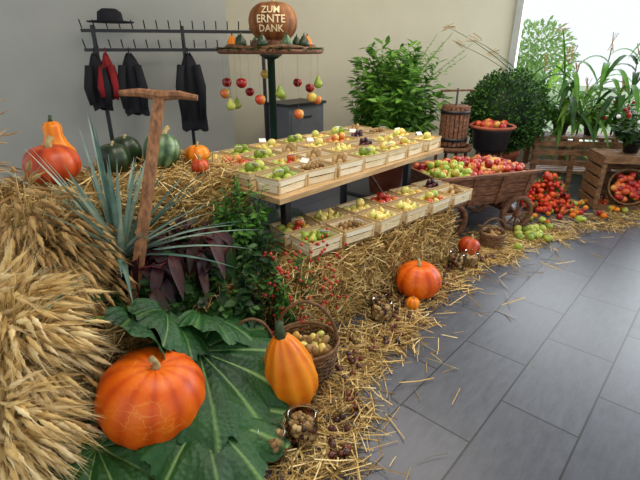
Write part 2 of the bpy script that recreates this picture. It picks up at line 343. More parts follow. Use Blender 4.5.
# ------------------------------------------------------------ straw bales
strawbale('straw_bale',(1.82,1.69,.21),(.70,.42,.42),-.12,3600)
strawbale('straw_bale',(2.62,1.62,.21),(.74,.42,.42),-.08,3400)
strawbale('straw_bale',(1.02,2.42,.21),(1.25,.75,.42),0,2000)
strawbale('straw_bale',(1.08,2.40,.64),(1.1,.72,.42),.0,5200)
strawbale('straw_bale',(.98,1.83,.2),(.9,.38,.40),0,2600)
strawbale('straw_bale',(.25,2.35,.3),(.5,.7,.6),0,1500)
mb=MB()
def yedge(x):
    P=[(-.2,1.0),(.6,.75),(.98,.74),(1.36,.96),(1.9,1.08),(2.58,1.16),(3.2,1.10),(4.01,.90),(4.69,.52),(5.4,.3),(6,.1)]
    for a,b in zip(P,P[1:]):
        if x<=b[0]: return a[1]+(b[1]-a[1])*(x-a[0])/(b[0]-a[0])+.035*math.sin(x*9)+.03*math.sin(x*23)
    return .1
for i in range(9500):
    x=U(.1,4.2) if i%8 else U(4.2,5.9); y=yedge(x)+abs(random.gauss(0,.22))-.03+ (abs(random.gauss(0,.08)) if rnd()<.6 else 0)
    if rnd()<.12: y-=abs(random.gauss(0,.12))
    if rnd()<.006: y-=U(.1,.5)
    mb.strand((x,y,U(.002,.02)),(U(-1,1),U(-1,1),U(-.12,.12)),U(.04,.19),U(.0025,.006),'straw')
mb.done('loose_straw')
# ------------------------------------------------------------ table and shelf
mb=MB(); mb.box((2.42,2.15,.765),(1.78,.98,.03),'tablew')
for x in(1.75,3.1):
    for y in(1.85,2.5): mb.box((x,y,.375),(.045,.045,.75),'dark')
    mb.box((x,2.18,.3),(.03,.62,.03),'dark'); mb.box((x,2.18,.73),(.03,.8,.04),'dark')
for y in (1.8,2.5): mb.box((2.42,y,.735),(1.6,.03,.03),'dark')
mb.done('display_table',smooth=False)
mb=MB(); mb.box((0,0,0),(1.58,.34,.016),'shelfw'); mb.done('shelf_board',(2.38,1.60,.452),(0,0,-.12),smooth=False)
def punnet(kind,seed):
    random.seed(seed); mb=MB(); w,d,h=.235,.175,.085; fl=.88
    mb.box((0,0,.004),(w*fl,d*fl,.006),'punnet')
    an=math.atan(.12)
    for sx,sy,ax in((0,-1,'x'),(0,1,'x'),(-1,0,'y'),(1,0,'y')):
        for z0,hh,q in((.022,.034,.91),(.065,.036,.98)):
            off=(d if ax=='x' else w)/2*q
            if ax=='x': R=Matrix.Rotation(-sy*an,3,'X'); mb.box((0,sy*off,z0),(w*q,.0022,hh),'punnet',R,t=U(.2,.9))
            else: R=Matrix.Rotation(sx*an,3,'Y'); mb.box((sx*off,0,z0),(.0022,d*q,hh),'punnet',R,t=U(.2,.9))
    for sx in(-1,1):
        for sy in(-1,1): mb.box((sx*w/2*.93,sy*d/2*.93,.045),(.012,.012,.088),'rim',t=.7)
    for sy in(-1,1): mb.box((0,sy*d/2*1.0,.083),(w*1.02,.004,.010),'rim',t=.9)
    for sx in(-1,1): mb.box((sx*w/2*1.0,0,.083),(.004,d*1.0,.010),'rim',t=.9)
    cfg={'apple':(.032,'apple','apple',(0,.6)),'mixed':(.032,'apple','apple',(.45,1)),'yellow':(.031,'yel','apple',(.2,1)),'pear':(.025,'yel','pear',(.3,1)),'gpear':(.025,'pear','pear',(0,1)),'potato':(.021,'potato','potato',(0,1)),'nut':(.017,'potato','nut',(0,1)),'green':(.031,'pear','apple',(0,1)),'plum':(.021,'plum','potato',(0,1))}[kind]
    r=cfg[0]
    for lay in range(2 if r>.022 else 3):
        z=.022+r+lay*r*1.25
        nx=int(w*.88/(2*r)); ny=int(d*.90/(2*r))
        for i in range(max(nx-lay,1)):
            for j in range(max(ny-lay,1)):
                if lay==1 and rnd()<.2: continue
                x=(i-(nx-lay-1)/2)*2.1*r+U(-.2,.2)*r; y=(j-(ny-lay-1)/2)*2.1*r+U(-.2,.2)*r
                mb.fruit((x,y,z+U(0,.3)*r),r*U(.88,1.08),cfg[1],U(*cfg[3]),kind=cfg[2],seg=9)
    if rnd()<.6:
        R=Euler((.9,U(-.1,.1),-.75+U(-.5,.5))).to_matrix(); mb.box((U(-.05,.05),U(-.06,.0),.112),(.05,.002,.035),'card',R)
    return mb.done('punnet_'+kind,mesh_only=True,smooth=True)
kinds=['apple','yellow','potato','mixed','pear','nut','green','mixed','gpear','plum','yellow','mixed','yellow','pear','green','pear']
pm=[punnet(k,i+3) for i,k in enumerate(kinds)]
random.seed(11)
for i in range(7):
    for j in range(4):
        x=1.67+i*.258; y=1.79+j*.225
        obj('fruit_punnet',random.choice(pm),(x+U(-.01,.01),y+U(-.012,.012),.781),(0,0,U(-.12,.12)+(math.pi if rnd()<.3 else 0)))
for i in range(6):
    for j in range(2):
        u=-.66+i*.268; v=-.09+j*.205; a=-.12
        obj('fruit_punnet',random.choice(pm),(2.39+u*math.cos(a)-v*math.sin(a),1.59+u*math.sin(a)+v*math.cos(a),.461),(0,0,a+U(-.12,.12)))
# ------------------------------------------------------------ foreground pumpkins
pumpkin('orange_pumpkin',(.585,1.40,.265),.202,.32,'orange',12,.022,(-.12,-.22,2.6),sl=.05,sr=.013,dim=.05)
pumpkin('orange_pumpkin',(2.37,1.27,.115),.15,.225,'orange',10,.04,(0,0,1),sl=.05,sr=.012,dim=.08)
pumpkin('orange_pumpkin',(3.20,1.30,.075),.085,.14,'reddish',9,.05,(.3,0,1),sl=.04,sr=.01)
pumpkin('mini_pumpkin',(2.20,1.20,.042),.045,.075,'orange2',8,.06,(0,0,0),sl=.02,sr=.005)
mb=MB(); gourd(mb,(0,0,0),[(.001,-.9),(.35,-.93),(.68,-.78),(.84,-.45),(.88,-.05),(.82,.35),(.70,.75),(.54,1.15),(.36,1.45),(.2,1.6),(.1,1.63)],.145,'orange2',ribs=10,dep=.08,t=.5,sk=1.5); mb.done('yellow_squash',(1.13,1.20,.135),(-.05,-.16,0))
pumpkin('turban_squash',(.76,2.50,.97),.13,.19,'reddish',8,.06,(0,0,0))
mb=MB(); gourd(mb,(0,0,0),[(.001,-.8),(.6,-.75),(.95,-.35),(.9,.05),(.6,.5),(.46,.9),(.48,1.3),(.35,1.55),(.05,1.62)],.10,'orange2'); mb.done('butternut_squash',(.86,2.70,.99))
pumpkin('green_melon',(1.34,2.46,.955),.105,.21,'melon',10,.02,(0,.3,0))
pumpkin('yellow_mini_squash',(1.54,2.40,.91),.075,.11,'orange2',8,.06,(0,0,0),sl=.03,sr=.007)
pumpkin('dark_green_gourd',(1.08,2.52,.94),.09,.17,'dgourd',8,.04,(0,0,0),sl=.03,sr=.008)
pumpkin('dark_green_gourd',(1.46,2.62,.92),.08,.14,'dgourd',8,.04,(0,0,0),sl=.03,sr=.008)
pumpkin('dark_green_gourd',(1.22,2.66,.94),.09,.18,'dgourd',8,.04,(0,0,0),sl=.03,sr=.008)
pumpkin('red_mini_squash',(1.42,2.20,.89),.05,.08,'reddish',8,.04,(0,0,0),sl=.03,sr=.008)
# ------------------------------------------------------------ big leaves
mb=MB(); 
bigleaf(mb,(.84,1.46,.30),-.95,.44,(.10,.42),1.05); bigleaf(mb,(.70,1.26,.17),-1.0,.34,(0,.25),1.0); bigleaf(mb,(.98,1.46,.22),-.6,.32,(.05,.35),1.0)
bigleaf(mb,(.66,1.66,.46),.1,.32,(.1,.95),1.0); bigleaf(mb,(.95,1.60,.38),.1,.30,(.1,.6),.9); bigleaf(mb,(.80,1.62,.46),-.5,.28,(0,.8),1.0)
bigleaf(mb,(.42,1.30,.12),-1.8,.30,(0,.2),1.0); bigleaf(mb,(.46,1.16,.10),-1.2,.28,(0,.2),1.0); bigleaf(mb,(.36,1.42,.16),-2.2,.3,(0,.2),1.0)
mb.done('squash_leaves')
mb=MB(); c=V((.78,1.92,.62))
for i in range(80):
    a=U(0,6.28); el=U(.25,1.4); L=U(.42,.70); d=V((math.cos(a)*math.cos(el),math.sin(a)*math.cos(el),math.sin(el)))
    pts=[];ws=[]
    for j in range(8):
        s=j/7; pts.append(c+d*L*s+V((0,0,-.12*s*s*math.cos(el)*L/.5))); ws.append(.030*(1-s**1.6)*(.55+.45*min(1,s*4))+.001)
    mb.blade(pts,ws,V((0,0,1)) if el<1.2 else V((-.7,-.7,.2)),'leek',U(.15,.85))
mb.done('agave_plant')
mb=MB(); bushy(mb,(1.0,1.95,.4),(1.00,1.86,.56),(.30,.2,.19),90,10,.085,.045,'purple','chard',.6,.4,.4); bushy(mb,(1.25,1.9,.4),(1.2,1.86,.5),(.25,.18,.17),50,9,.07,.035,'leafd','gstem')
for i in range(70):
    a=U(-2.9,.6); c=V((.95+U(-.2,.3),1.80+U(-.08,.1),U(.5,.66))); d=V((math.cos(a),math.sin(a),0)); L=U(.13,.23); tw=V((U(-.5,.5),U(-.5,.5),1)); pts=[c+d*L*s*.8+V((0,0,L*(.5*s-1.1*s*s))) for s in [j/7 for j in range(8)]]
    ws=[.004,.006,.03,.05,.055,.05,.03,.003]; k=random.choice(['purple','purple','leafd','purple']); mb.blade(pts,ws,tw,k,U(.1,.8)); mb.tube([p+V((0,0,.003)) for p in pts[:5]],[.003,.003,.002,.0015,.001],'chard',4)
mb.done('chard_plant')
mb=MB(); bushy(mb,(1.38,1.85,.4),(1.43,1.86,.68),(.17,.16,.26),100,13,.05,.026,'leaf','gstem',.6,.5); bushy(mb,(1.38,1.75,.3),(1.40,1.72,.5),(.18,.14,.2),60,12,.055,.03,'leafd','gstem',.6,.5); mb.done('parsley_plant')
mb=MB(); bushy(mb,(1.12,1.68,.1),(1.12,1.66,.36),(.30,.16,.24),150,14,.062,.045,'leafd','gstem',.6,.5,.4); bushy(mb,(.80,1.72,.3),(.84,1.74,.50),(.2,.12,.12),40,12,.06,.04,'leafd','gstem',.6,.5,.4); mb.done('ivy_plant')
mb=MB(); bushy(mb,(1.45,1.58,.1),(1.5,1.56,.33),(.18,.12,.24),60,10,.045,.022,'leaf','gstem',.6,.45)
for i in range(110):
    p=(1.52+U(-.24,.24),1.47+U(-.1,.1),U(.1,.6)); mb.fruit(p,.009,'rind',kind='ball',seg=6)
mb.done('rosehip_branches')
mb=MB(); sheaf(mb,(.22,1.74,.0),(.24,1.74,.40),(.26,1.72,.80),520,.22,.14,'wheat',.08,.09,bias=(.04,-.04,-.06),rr=.12); 
sheaf(mb,(.10,1.56,.0),(.12,1.56,.22),(.14,1.54,.54),420,.20,.16,'wheat',.08,.09,bias=(.02,-.04,-.10),rr=.12)
mb.done('wheat_sheaf')
mb=MB(); sheaf(mb,(.50,2.1,.3),(.49,2.06,.68),(.50,2.00,1.02),640,.22,.16,'oat',.05,.07,bias=(.06,-.14,-.22),rr=.15); mb.done('oat_sheaf')
mb=MB(); sheaf(mb,(.40,2.45,.6),(.40,2.45,.90),(.42,2.50,1.30),60,.2,.1,'oat',.03,.07,rr=.07); mb.done('dried_grass')
mb=MB(); a=V((.70,1.72,.46)); b=V((1.095,1.96,1.31)); zz=(b-a).normalized(); xx=V((.743,-.669,0)); xx=(xx-zz*xx.dot(zz)).normalized(); RM=Matrix((xx,zz.cross(xx),zz)).transposed()
mb.box((a+b)/2,(.046,.026,(b-a).length),'poleW',RM)
d=V((.669,-.743,-.06)).normalized(); mb.tube([b-d*.18,b-d*.09+V((0,0,.008)),b,b+d*.09+V((0,0,.008)),b+d*.17],[.013,.019,.024,.019,.013],'poleW',8)
mb.done('wooden_tool_handle',smooth=False)
# ------------------------------------------------------------ hanging ornament stand
S=V((2.75,3.03,.045))
mb=MB(); mb.lathe([(.001,-.04),(.26,-.04),(.26,.0),(.05,.05),(.032,.08),(.032,1.38),(.06,1.39),(.10,1.42),(.001,1.42)],20,'green_metal',S)
mb.lathe([(.001,1.425),(.42,1.425),(.44,1.435),(.44,1.452),(.42,1.46),(.001,1.46)],48,'oldwood',S)
for i in range(260):
    a=U(0,6.28); r=U(.30,.43); mb.leaf(S+V((math.cos(a)*r,math.sin(a)*r,1.46)),(math.cos(a),math.sin(a),U(-.1,.5)),(0,0,1),.06,.035,'leafd',U(.2,.9))
mb.tube([S+V((.36*math.cos(t/30*6.283),.36*math.sin(t/30*6.283),1.47+.01*math.sin(t))) for t in range(31)],.02,'wicker',6)
for i in range(16):
    a=6.283*i/16+.2; q=S+V((math.cos(a)*.40,math.sin(a)*.40,0)); l=[.22,.34,.15,.3,.4,.2,.28,.36,.18,.3,.25,.42,.3,.2,.35,.26][i]
    mb.tube([q+V((0,0,1.43)),q+V((0,0,1.43-l))],.0012,'stem',4)
    mb.fruit(q+V((0,0,1.43-l-.035)),.042,['apple','pear','apple'][i%3],[.1,.6,.9,.2,.5][i%5],kind='pear' if i%3==1 else 'apple',R=Matrix.Identity(3))
for i in range(10):
    a=6.283*i/10; gourd(mb,S+V((math.cos(a)*.31,math.sin(a)*.31,1.51)),[(.001,-.8),(.6,-.75),(.9,-.3),(.8,.2),(.5,.6),(.3,.95),(.05,1.05)],.052,['dgourd','dgourd','melon','dgourd','orange2'][i%5])
mb.lathe([(.16,1.46),(.15,1.53),(.001,1.53)],20,'oldwood',S)
mb.done('harvest_ornament_stand')
PR,PH=.20,.30; pc=S+V((.02,-.02,1.665))
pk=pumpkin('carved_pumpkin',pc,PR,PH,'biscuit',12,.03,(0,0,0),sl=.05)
vd=V((-.743,-.669,0))
import bmesh
for k,(txt,zz_,sz) in enumerate([('ZUM',.078,.07),('ERNTE',.012,.08),('DANK',-.055,.07)]):
    c=bpy.data.curves.new('txt','FONT'); c.body=txt; c.size=sz; c.align_x='CENTER'; c.align_y='CENTER'; c.offset=.001; c.resolution_u=2
    o=bpy.data.objects.new('t',c); col.objects.link(o); me=bpy.data.meshes.new_from_object(o.evaluated_get(bpy.context.evaluated_depsgraph_get())); bpy.data.objects.remove(o)
    bm=bmesh.new(); bm.from_mesh(me); bmesh.ops.triangulate(bm,faces=bm.faces)
    for _ in range(2): bmesh.ops.subdivide_edges(bm,edges=[e for e in bm.edges if e.calc_length()>.012],cuts=1)
    az0=math.atan2(vd.y,vd.x)
    for v in bm.verts:
        z=v.co.y+zz_; r=PR*max(.1,1-(z/(PH/2))**2)**.36+.004; a=az0+v.co.x/r; v.co=V((r*math.cos(a),r*math.sin(a),z))
    bm.to_mesh(me); bm.free(); me.materials.clear(); me.materials.append(M['letter']); obj('letters_%d'%k,me,(0,0,0),(0,0,0),pk)
# ------------------------------------------------------------ coat rack
D=V((.839,-.545,0)); A=V((2.0,4.82,0))
mb=MB(); Rr=Matrix.Rotation(math.atan2(D.y,D.x),3,'Z')
for z in(1.50,1.67):
    mb.box(A+D*.85+V((0,0,z)),(1.75,.03,.03),'dark',Rr)
    for i in range(16):
        q=A+D*(.0+i*.112)+V((-.03,-.04,z)); mb.tube([q+V((0,0,.02)),q+V((-.02,-.03,.05)),q+V((-.035,-.05,.09))],.006,'dark',5)
for s in(.08,.9,1.7):
    q=A+D*s; mb.box(q+V((0,0,.86)),(.035,.035,1.72),'dark',Rr); mb.box(q+V((0,0,.02)),(.04,.5,.04),'dark',Rr)
mb.done('coat_rack',smooth=False)
def coat(name,s,k,L,w=.2,z=1.46,slv=True):
    mb=MB(); q=A+D*s+V((-.06,-.09,0)); prof=[]
    n=14
    for j in range(n+1):
        h=j/n; ww=w*(.2+.8*min(1,h*3)**.7)*(1+.1*h); prof.append((ww,z-L*h))
    vs=[];fs=[];seg=28
    for (r,zz) in prof:
        for i in range(seg):
            a=6.283*i/seg; rr=r*(1+.14*math.sin(a*6+zz*4)); p=D*(rr*math.cos(a))+V((D.y,-D.x,0))*-(.45*rr*math.sin(a)); vs.append(q+p+V((0,0,zz+.02*math.sin(a*3))))
    for j in range(n):
        for i in range(seg): i2=(i+1)%seg; fs.append((j*seg+i,j*seg+i2,(j+1)*seg+i2,(j+1)*seg+i))
    fs.append(tuple(range(seg))); mb.add(vs,fs,k)
    if slv:
        for sx in(-1,1):
            b=q+D*sx*w*.7+V((-.02,-.03,z-.10)); mb.tube([b,b+D*sx*.03+V((-.02,-.03,-.2)),b+D*sx*.015+V((-.02,-.03,-.46*L/.65))],[.035,.042,.032],k,8)
    mb.tube([q+V((0,0,z-.01)),q+V((.03,.05,z+.06))],.006,k,5)
    mb.done(name)
coat('jacket',.38,'coat_b',.56,.10); coat('jacket',.93,'coat_b',.74,.11); coat('red_jacket',.17,'coat_r',.40,.055); coat('jacket',.07,'coat_b',.50,.08)
mb=MB(); mb.lathe([(.001,0),(.19,.0),(.2,.01),(.11,.02),(.10,.09),(.06,.12),(.001,.12)],24,'coat_b',A+D*.25+V((0,0,1.74)),rib=lambda a,h:1+.1*math.cos(2*a)); mb.done('hat')
mb=MB(); mb.box((3.72,3.72,.47),(.55,.35,.94),'grey'); mb.box((3.72,3.72,.955),(.6,.4,.03),'dark'); 
for i in range(3): mb.box((3.72,3.54,.2+i*.27),(.5,.012,.24),'grey'); mb.box((3.72,3.53,.28+i*.27),(.12,.01,.015),'dark')
mb.done('grey_cabinet',smooth=False)
# ------------------------------------------------------------ potted herb, hedge ball
def pot(mb,c,r,h,k='terra'):
    mb.lathe([(.001,0),(r*.7,0),(r*.95,h*.85),(r*1.05,h*.86),(r*1.05,h),(r*.92,h),(r*.9,h*.9),(.001,h*.9)],24,k,c); mb.lathe([(.001,h*.91),(r*.9,h*.9)],24,'soil',c)
mb=MB(); pot(mb,(4.22,2.80,0),.24,.5); bushy(mb,(4.22,2.80,.45),(4.24,2.74,1.10),(.62,.54,.58),200,26,.12,.05,'leafb','leafb',.3,.3,.35)
for i in range(14):
    e=V((4.27+U(-.5,.6),2.7+U(-.6,.4),U(1.35,1.66))); b=V((4.22,2.80,.8)); mb.tube([b,(b+e)/2+V((0,0,.05)),e],[.006,.004,.002],'leafb',4)
    for j in range(16): s=.4+.6*j/16; p=b+(e-b)*s; a=U(0,6.28); mb.leaf(p,(math.cos(a),math.sin(a),.4),(0,0,1),.10*(1.3-s),.045*(1.3-s),'leafb',U(.2,.8))
mb.done('potted_herb')
mb=MB(); pot(mb,(5.30,1.96,0),.22,.45)
mb.tube([(5.30,1.96,.4),(5.30,1.96,.9)],.02,'oldwood',6)
C=V((5.30,1.96,.84))
mb.lathe([(.40*math.cos(a/10*3.1416-1.5708)+.001,.40*math.sin(a/10*3.1416-1.5708)) for a in range(11)],24,'box',C,t=.1)
for i in range(7500):
    q=V((random.gauss(0,1),random.gauss(0,1),random.gauss(0,1))).normalized(); p=C+q*(.41+U(-.04,.05)+.02*math.sin(q.x*9)+.02*math.sin(q.z*11+q.y*7)); mb.leaf(p,q+V((U(-1,1),U(-1,1),U(-.3,1))),q+V((U(-.6,.6),U(-.6,.6),.3)),.035,.022,'box',U(.1,.95))
mb.done('boxwood_ball')
# ------------------------------------------------------------ wagon
def wagon():
    root=bpy.data.objects.new('handcart',None); col.objects.link(root); root.location=(3.80,1.63,0); root.rotation_euler=(0,0,-.52)
    mb=MB(); L,W,z0,z1=.95,.50,.27,.53
    mb.box((0,0,z0),(L*.94,W*.8,.02),'wagwood')
    for s in(-1,1):
        an=-s*.25; R=Matrix.Rotation(an,3,'X')
        for i in range(3): mb.box((0,s*(W*.40+.025+i*.024),z0+.045+i*.088),(L*(.96+.02*i),.016,.082),'wagwood',R)
        for x in(-.42,-.14,.14,.42): mb.box((x,s*(W*.40+.062),z0+.13),(.035,.014,.28),'wagwood',R)
        mb.box((0,s*(W*.40+.092),z1+.012),(L*1.04,.035,.022),'wagwood')
    for s in(-1,1):
        R=Matrix.Rotation(s*.15,3,'Y')
        for i in range(3): mb.box((s*(L*.47+i*.012),0,z0+.045+i*.088),(.016,W*.84+i*.045,.082),'wagwood',R)
        mb.box((s*.32,0,.17),(.05,W*.85,.04),'oldwood'); mb.box((s*.32,0,.22),(.06,W*.5,.08),'oldwood')
    mb.box((0,0,.235),(L*.9,.05,.04),'oldwood')
    mb.tube([(-.45,0,.2),(-.8,0,.32),(-1.0,0,.6)],.015,'oldwood',6)
    mb.done('body',parent=root,smooth=False)
    for sx in(-1,1):
        for sy in(-1,1):
            mb=MB(); R=Matrix.Rotation(math.pi/2,3,'X'); c=(sx*.34,sy*.27,.165)
            mb.lathe([(.128,-.02),(.162,-.02),(.165,-.012),(.165,.012),(.162,.02),(.128,.02),(.128,-.02)],32,'oldwood',c,R)
            mb.lathe([(.001,-.04),(.028,-.04),(.034,-.02),(.034,.02),(.028,.04),(.001,.04)],14,'oldwood',c,R)
            for i in range(8):
                a=6.283*i/8; d=V((math.cos(a),0,math.sin(a))); mb.tube([V(c)+d*.02,V(c)+d*.135],.010,'wagwood',6)
            mb.done('wheel_%d%d'%(sx+1,sy+1),parent=root)
    mb=MB()
    mb.box((0,0,.36),(L*.9,W*.8,.16),'straw',t=.1)
    for i in range(14):
        for j in range(7):
            for l in range(2):
                x=-.43+i*.064+l*.02; y=-.2+j*.064+l*.02; h=.07*math.cos(x*3)*math.cos(y*5)
                mb.fruit((x+U(-.012,.012),y+U(-.012,.012),.47+l*.045*(1 if rnd()<.6 else 0)+h+U(0,.02)),.036,'apple',min(1,max(0,(.85 if x<-.15 and j<5 else .12)+U(-.15,.5))),kind='apple',seg=8)
    mb.done('apples',parent=root)
wagon()
mb=MB(); c=V((4.40,2.12,0))
for i in range(4):
    a=i*1.5708+.78; mb.tube([c+V((math.cos(a)*.2,math.sin(a)*.2,0)),c+V((math.cos(a)*.15,math.sin(a)*.15,.56))],.018,'oldwood',6)
mb.lathe([(.001,.54),(.19,.54),(.2,.56),(.2,.59),(.17,.59),(.17,.575),(.001,.575)],28,'oldwood',c)
for i in range(20):
    a=6.283*i/20; mb.box(c+V((math.cos(a)*.135,math.sin(a)*.135,.79)),(.012,.034,.38),'wagwood',Matrix.Rotation(a,3,'Z'))
for z in(.66,.93): mb.lathe([(.141,z-.015),(.148,z-.015),(.148,z+.015),(.141,z+.015)],28,'dark',c)
mb.lathe([(.001,.96),(.12,.96),(.12,.99),(.001,.99)],24,'oldwood',c); mb.tube([c+V((0,0,.6)),c+V((0,0,1.15))],.012,'dark',6); mb.tube([c+V((-.16,.1,1.13)),c+V((.16,-.1,1.13))],.011,'oldwood',6)
mb.done('fruit_press')
mb=MB(); c=V((4.72,1.85,0))
for i in range(4):
    a=i*1.5708+.5; mb.tube([c+V((math.cos(a)*.18,math.sin(a)*.18,0)),c+V((math.cos(a)*.1,math.sin(a)*.1,.6))],.018,'oldwood',6)
mb.lathe([(.001,.52),(.14,.52),(.17,.56),(.19,.72),(.22,.77),(.21,.78),(.19,.76),(.1,.68),(.001,.68)],28,'dark',c)
mb.lathe([(.22,.76),(.235,.775),(.22,.79),(.2,.78)],28,'terra',c)
for i in range(26):
    a=U(0,6.28); r=U(0,.15); mb.fruit(c+V((math.cos(a)*r,math.sin(a)*r,.77+U(0,.05)*(1-r*4))),.04,'apple',U(0,.5),seg=8)
mb.done('apple_bowl_stand')
# ------------------------------------------------------------ crates
def crate(name,c,d,rot,tilt=0,openf=True,k='crate'):
    mb=MB(); w,dp,h=d
    for x in(-1,1):
        for y in(-1,1): mb.box((x*(w/2-.02),y*(dp/2-.02),h/2),(.035,.035,h),k)
    n=max(2,int(h/.1))
    for i in range(n):
        z=(i+.5)*h/n
        for x in(-1,1): mb.box((x*w/2,0,z),(.014,dp,h/n*.72),k)
        mb.box((0,dp/2,z),(w,.014,h/n*.72),k)
        if not openf: mb.box((0,-dp/2,z),(w,.014,h/n*.72),k)
    for i in range(4): mb.box(((i-1.5)*w/4,0,.01),(w/4*.9,dp,.014),k)
    if openf:
        for i in range(4): mb.box((0,(i-1.5)*dp/4,h),(w*1.02,dp/4*.9,.016),k)
        mb.box((0,-dp/2,h-.03),(w,.016,.06),k); mb.box((0,-dp/2,.03),(w,.016,.06),k)
    return mb.done(name,c,(0,0,rot),smooth=False)
crate('wooden_crate',(5.42,.70,0),(.60,.40,.54),-1.0)
mb=MB()
for z in(.22,.60):
    for i in range(4): mb.box((0,-.15+i*.1,z),(1.3,.075,.022),'crate')
for x in(-.6,-.2,.2,.6):
    for y in(-.17,.17): mb.box((x,y,.3),(.05,.05,.60),'crate')
for z in(.32,.44,.54): mb.box((0,-.2,z),(1.3,.016,.06),'crate')
mb.done('slatted_bench',(5.90,1.18,0),(0,0,-1.0),smooth=False)
def basket(mb,c,r,h,R,n=26,k='wicker',flare=1.15):
    R=R or Matrix.Identity(3); rows=int(h/.012)
    for i in range(n):
        a=6.283*i/n; mb.tube([V(c)+R@V((math.cos(a)*r,math.sin(a)*r,0)),V(c)+R@V((math.cos(a)*r*flare,math.sin(a)*r*flare,h))],.004,k,4,t=.3)
    for j in range(rows):
        z=(j+.5)*h/rows; rr=r*(1+(flare-1)*z/h); pts=[]
        for i in range(n*2+1):
            a=6.283*i/(n*2); q=rr+.005*math.cos(math.pi*i/2*1+ (j%2)*math.pi); pts.append(V(c)+R@V((math.cos(a)*q,math.sin(a)*q,z)))
        mb.tube(pts,.0055,k,4,t=U(.2,.8))
    for z,q in((h,1.0),(h+.012,1.02)):
        mb.tube([V(c)+R@V((math.cos(6.283*i/30)*r*flare*q,math.sin(6.283*i/30)*r*flare*q,z)) for i in range(31)],.009,k,6,t=.6)
    mb.lathe([(.001,.004),(r,.004)],n,k,c,R)
mb=MB(); d=V((-.85,-.40,.45)).normalized(); R=d.to_track_quat('Z','Y').to_matrix(); c=V((5.33,.66,.20)); basket(mb,c,.15,.12,R)
for i in range(34):
    a=U(0,6.28); r=.13*math.sqrt(rnd()); mb.fruit(c+R@V((math.cos(a)*r,math.sin(a)*r,.10+U(0,.03))),.034,'apple',U(0,.6),seg=8)
mb.done('apple_basket')
mb=MB(); c=V((1.33,1.29,.0)); basket(mb,c,.13,.17,None,flare=1.2)
mb.tube([c+V((math.cos(.9)*.155*math.cos(t/16*3.1416),math.sin(.9)*.155*math.cos(t/16*3.1416)*-1,.16+.24*math.sin(t/16*3.1416))) for t in range(17)],.009,'wicker',6)
for i in range(60):
    a=U(0,6.28); r=.125*math.sqrt(rnd()); mb.fruit(c+V((math.cos(a)*r,math.sin(a)*r,.12+U(0,.05))),.023,random.choice(['potato','yel','potato']),kind='potato',seg=8)
mb.done('potato_basket')
mb=MB(); c=V((1.12,1.46,0)); basket(mb,c,.10,.14,None)
mb.tube([c+V((.1*math.cos(t/16*3.1416),-.06*math.cos(t/16*3.1416),.13+.2*math.sin(t/16*3.1416))) for t in range(17)],.008,'wicker',6); mb.done('wicker_basket')
mb=MB(); c=V((3.50,1.24,0)); basket(mb,c,.085,.11,None,n=16,k='crate'); mb.tube([c+V((.09*math.cos(t/12*3.1416),-.07*math.cos(t/12*3.1416),.11+.13*math.sin(t/12*3.1416))) for t in range(13)],.007,'wicker',6)
for i in range(16): a=U(0,6.28); r=.07*math.sqrt(rnd()); mb.fruit(c+V((math.cos(a)*r,math.sin(a)*r,.1)),.02,'potato',kind='nut',seg=8)
mb.done('nut_basket')
mb=MB(); 
for i in range(420):
    a=U(0,6.28); r=math.sqrt(rnd()); h=(1-r**1.3)*.34*rnd()**.35
    mb.fruit((4.86+math.cos(a)*r*.26+U(-.02,.02),1.24+math.sin(a)*r*.24+U(-.02,.02),.026+h+U(0,.02)),U(.018,.03),'tomato',kind='ball',seg=8)
for i in range(200):
    a=U(0,6.28); r=U(.05,.28); mb.leaf((4.86+math.cos(a)*r,1.24+math.sin(a)*r,.02+(1-r/.28)*.34+U(0,.03)),(U(-1,1),U(-1,1),U(0,1)),(0,0,1),.05,.03,'leaf',rnd())
mb.done('tomato_heap')
mb=MB()
for i in range(60):
    x=U(4.3,5.7); y=yedge(x)+.2+U(0,1)*.5; mb.fruit((x,y,.03),U(.022,.034),random.choice(['tomato','apple','orange2','pear']),kind=random.choice(['apple','ball']),seg=8)
for i in range(26):
    mb.fruit((3.95+random.gauss(0,.13),1.06+random.gauss(0,.05),.03),.034,'pear',kind='apple',seg=8)
mb.done('windfall_fruit')
mb=MB()
for i in range(130):
    x=U(1.0,3.3); mb.fruit((x,yedge(x)+.04+abs(random.gauss(0,.1)),.016),.017,'chest',kind='nut',seg=7)
mb.done('chestnuts')
def jar(loc,r,h):
    mb=MB(); mb.lathe([(.001,0),(r*.9,0),(r,.01),(r,h*.78),(r*.85,h*.88),(r*.85,h),(r*.9,h),(r*.9,h*.95)],28,'glass'); mb.lathe([(r*.92,h*.9),(r*.95,h*.92),(r*.92,h*.94)],28,'glass')
    for l in range(int(h*.8/.02)):
        for i in range(18):
            a=U(0,6.28); q=(r-.016)*math.sqrt(U(.3,1)); mb.fruit((math.cos(a)*q,math.sin(a)*q,.016+l*.02),.014,random.choice(['potato','potato','potato','chest']),kind='nut',seg=6)
    mb.done('nut_jar',loc)
jar((1.0,1.0,0),.065,.14); jar((.86,1.03,0),.06,.13); jar((1.96,1.27,0),.065,.14); jar((2.06,1.36,0),.055,.12); jar((2.90,1.26,0),.06,.13); jar((3.02,1.20,0),.055,.12)
